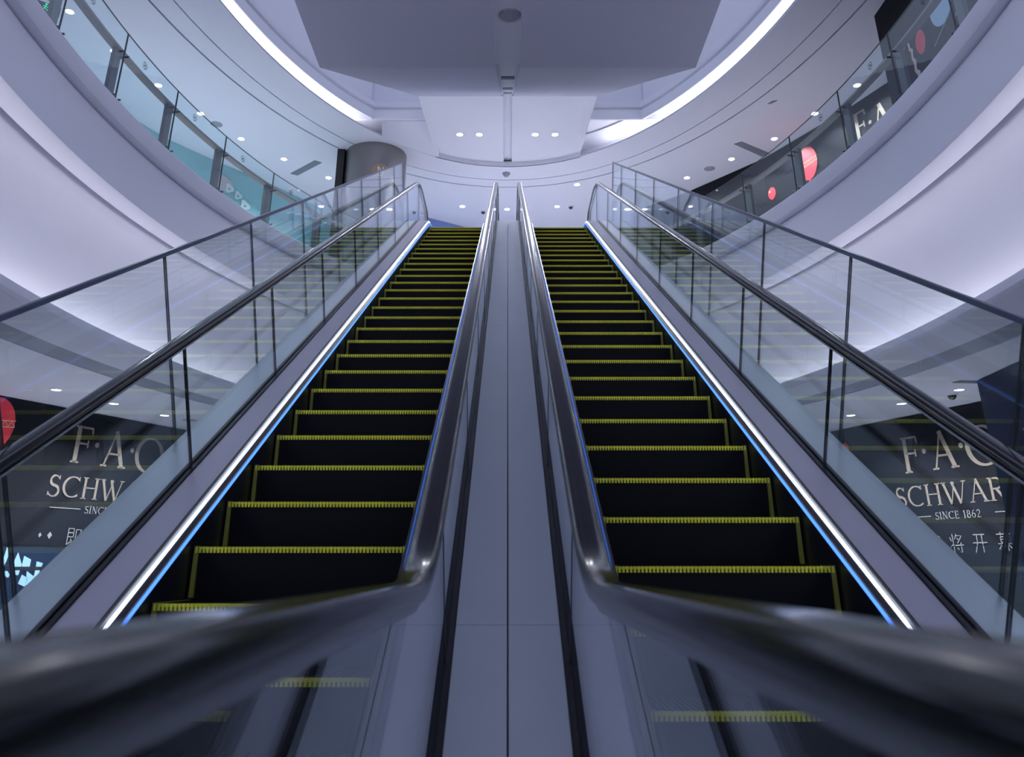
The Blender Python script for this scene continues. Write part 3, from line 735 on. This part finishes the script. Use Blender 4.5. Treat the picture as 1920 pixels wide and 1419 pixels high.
# outer glass guards beside the escalators
def guard(sx, label):
    D = lambda d: sx*(d + .008)
    t = thing('glass_guard', label, 'glass guard', (sx*1.975, 2.44, ZB))
    js = [y_of_s(3.05 + 1.60*k) for k in range(-1, 9)]
    js = [v for v in js if v < 14.0] + [14.33]
    for a, b in zip(js[:-1], js[1:]):
        n = max(2, len(samples(a, b)))
        rs = []
        for y in [a+.004] + samples(a, b)[1:-1] + [b-.004]:
            nm = 1.235
            p0, p1 = offp(y, .02), offp(y, nm)
            rs.append([(D(1.968), *p0), (D(1.980), *p0), (D(1.980), *p1), (D(1.968), *p1)])
        MB().rings(rs).build('glass_pane', GLASSG, t)
    for y in js[1:-1]:
        r = [[(D(d), *offp(y+dy, n)) for d, dy in ((1.966, -.004), (1.966, .004), (1.982, .004), (1.982, -.004))] for n in (.10, 1.23)]
        MB().rings(r).build('joint_seal', SEAL, t)
    sweep([(1.958, 1.232), (1.990, 1.232), (1.990, 1.249), (1.984, 1.255), (1.964, 1.255), (1.958, 1.249)], js[0], js[-1], D).build('top_rail', RAILM, t)
    y = js[-1]
    MB().rings([[(D(d), *offp(y+dy, n)) for d, dy in ((1.963, -.006), (1.963, .006), (1.985, .006), (1.985, -.006))] for n in (.1, 1.24)]).build('end_trim', RAILM, t)
    sweep(rect(1.984, 2.0, -.25, .06), js[0], js[-1], D).build('base_channel', RAILM, t)
guard(-1, 'tall outer glass guard rising along the escalator on the column side')
guard(1, 'tall outer glass guard rising along the escalator on the hoarding side')

# potted plant on the upper floor behind the far guard
px_, py_ = 3.1, 18.6
t = thing('potted_plant', 'leafy potted plant seen through the glass beside the far escalator top', 'plant', (px_, py_, ZU))
MB().lathe((px_, py_, ZU), [(.16, 0), (.22, .5), (.19, .5), (.18, .45)], 20).build('pot', POT, t, smooth=True)
MB().add(*tube((px_, py_, ZU+.4), (px_, py_, ZU+1.3), .02)).build('stem', VENTM, t)
m = MB()
for k in range(34):
    a = random.uniform(0, 2*pi); e = random.uniform(-.2, 1.0); l = random.uniform(.22, .38); z0 = ZU + random.uniform(.95, 1.5)
    d = (cos(a)*cos(e), sin(a)*cos(e), sin(e)); w = (-sin(a), cos(a), 0)
    P = lambda s, q, dr: (px_+d[0]*l*s+w[0]*q, py_+d[1]*l*s+w[1]*q, z0+d[2]*l*s-dr)
    m.add([P(0, 0, 0), P(.3, .05, .0), P(.65, .055, .03), P(1, 0, .1), P(.65, -.055, .03), P(.3, -.05, 0)], [(0, 1, 2, 5), (5, 2, 3, 4)] if False else [(0, 1, 5), (1, 2, 4, 5), (2, 3, 4)])
m.build('foliage', LEAF, t, fix=False)

# ------------------------------------------------------------------ light
w = bpy.data.worlds.new('World'); S.world = w; w.use_nodes = True
bg = w.node_tree.nodes['Background']; bg.inputs[0].default_value = (.56, .62, .86, 1); bg.inputs[1].default_value = 1.1
def area(loc, rot, sx, sy, e, col):
    L = bpy.data.lights.new('atrium_lamp', 'AREA'); L.shape = 'RECTANGLE'; L.size = sx; L.size_y = sy; L.energy = e; L.color = col
    o = bpy.data.objects.new('atrium_lamp', L); o.location = loc; o.rotation_euler = rot; C.objects.link(o); return o

# ------------------------------------------------------------------ camera
cam = bpy.data.cameras.new('Camera'); co = bpy.data.objects.new('Camera', cam); C.objects.link(co)
cam.sensor_fit = 'HORIZONTAL'; cam.sensor_width = 36; cam.lens = 1530/1920*36
cam.shift_x = 8/1920; cam.shift_y = -268.5/1920
cam.clip_start = .02; cam.clip_end = 200
co.location = (0, 0, 0); co.rotation_euler = (radians(90+22.1), 0, 0)
cam.dof.use_dof = True; cam.dof.focus_distance = 8.5; cam.dof.aperture_fstop = 3.6
S.camera = co
S.view_settings.view_transform = 'Standard'; S.view_settings.look = 'None'
S.view_settings.exposure = -.33; S.view_settings.gamma = 1
try: S.view_settings.use_curve_mapping = False
except Exception: pass
try:
    S.cycles.max_bounces = 10; S.cycles.diffuse_bounces = 4; S.cycles.glossy_bounces = 5; S.cycles.transparent_max_bounces = 32
    S.cycles.use_denoising = True; S.cycles.sample_clamp_indirect = 6; S.cycles.caustics_reflective = False
except Exception: pass
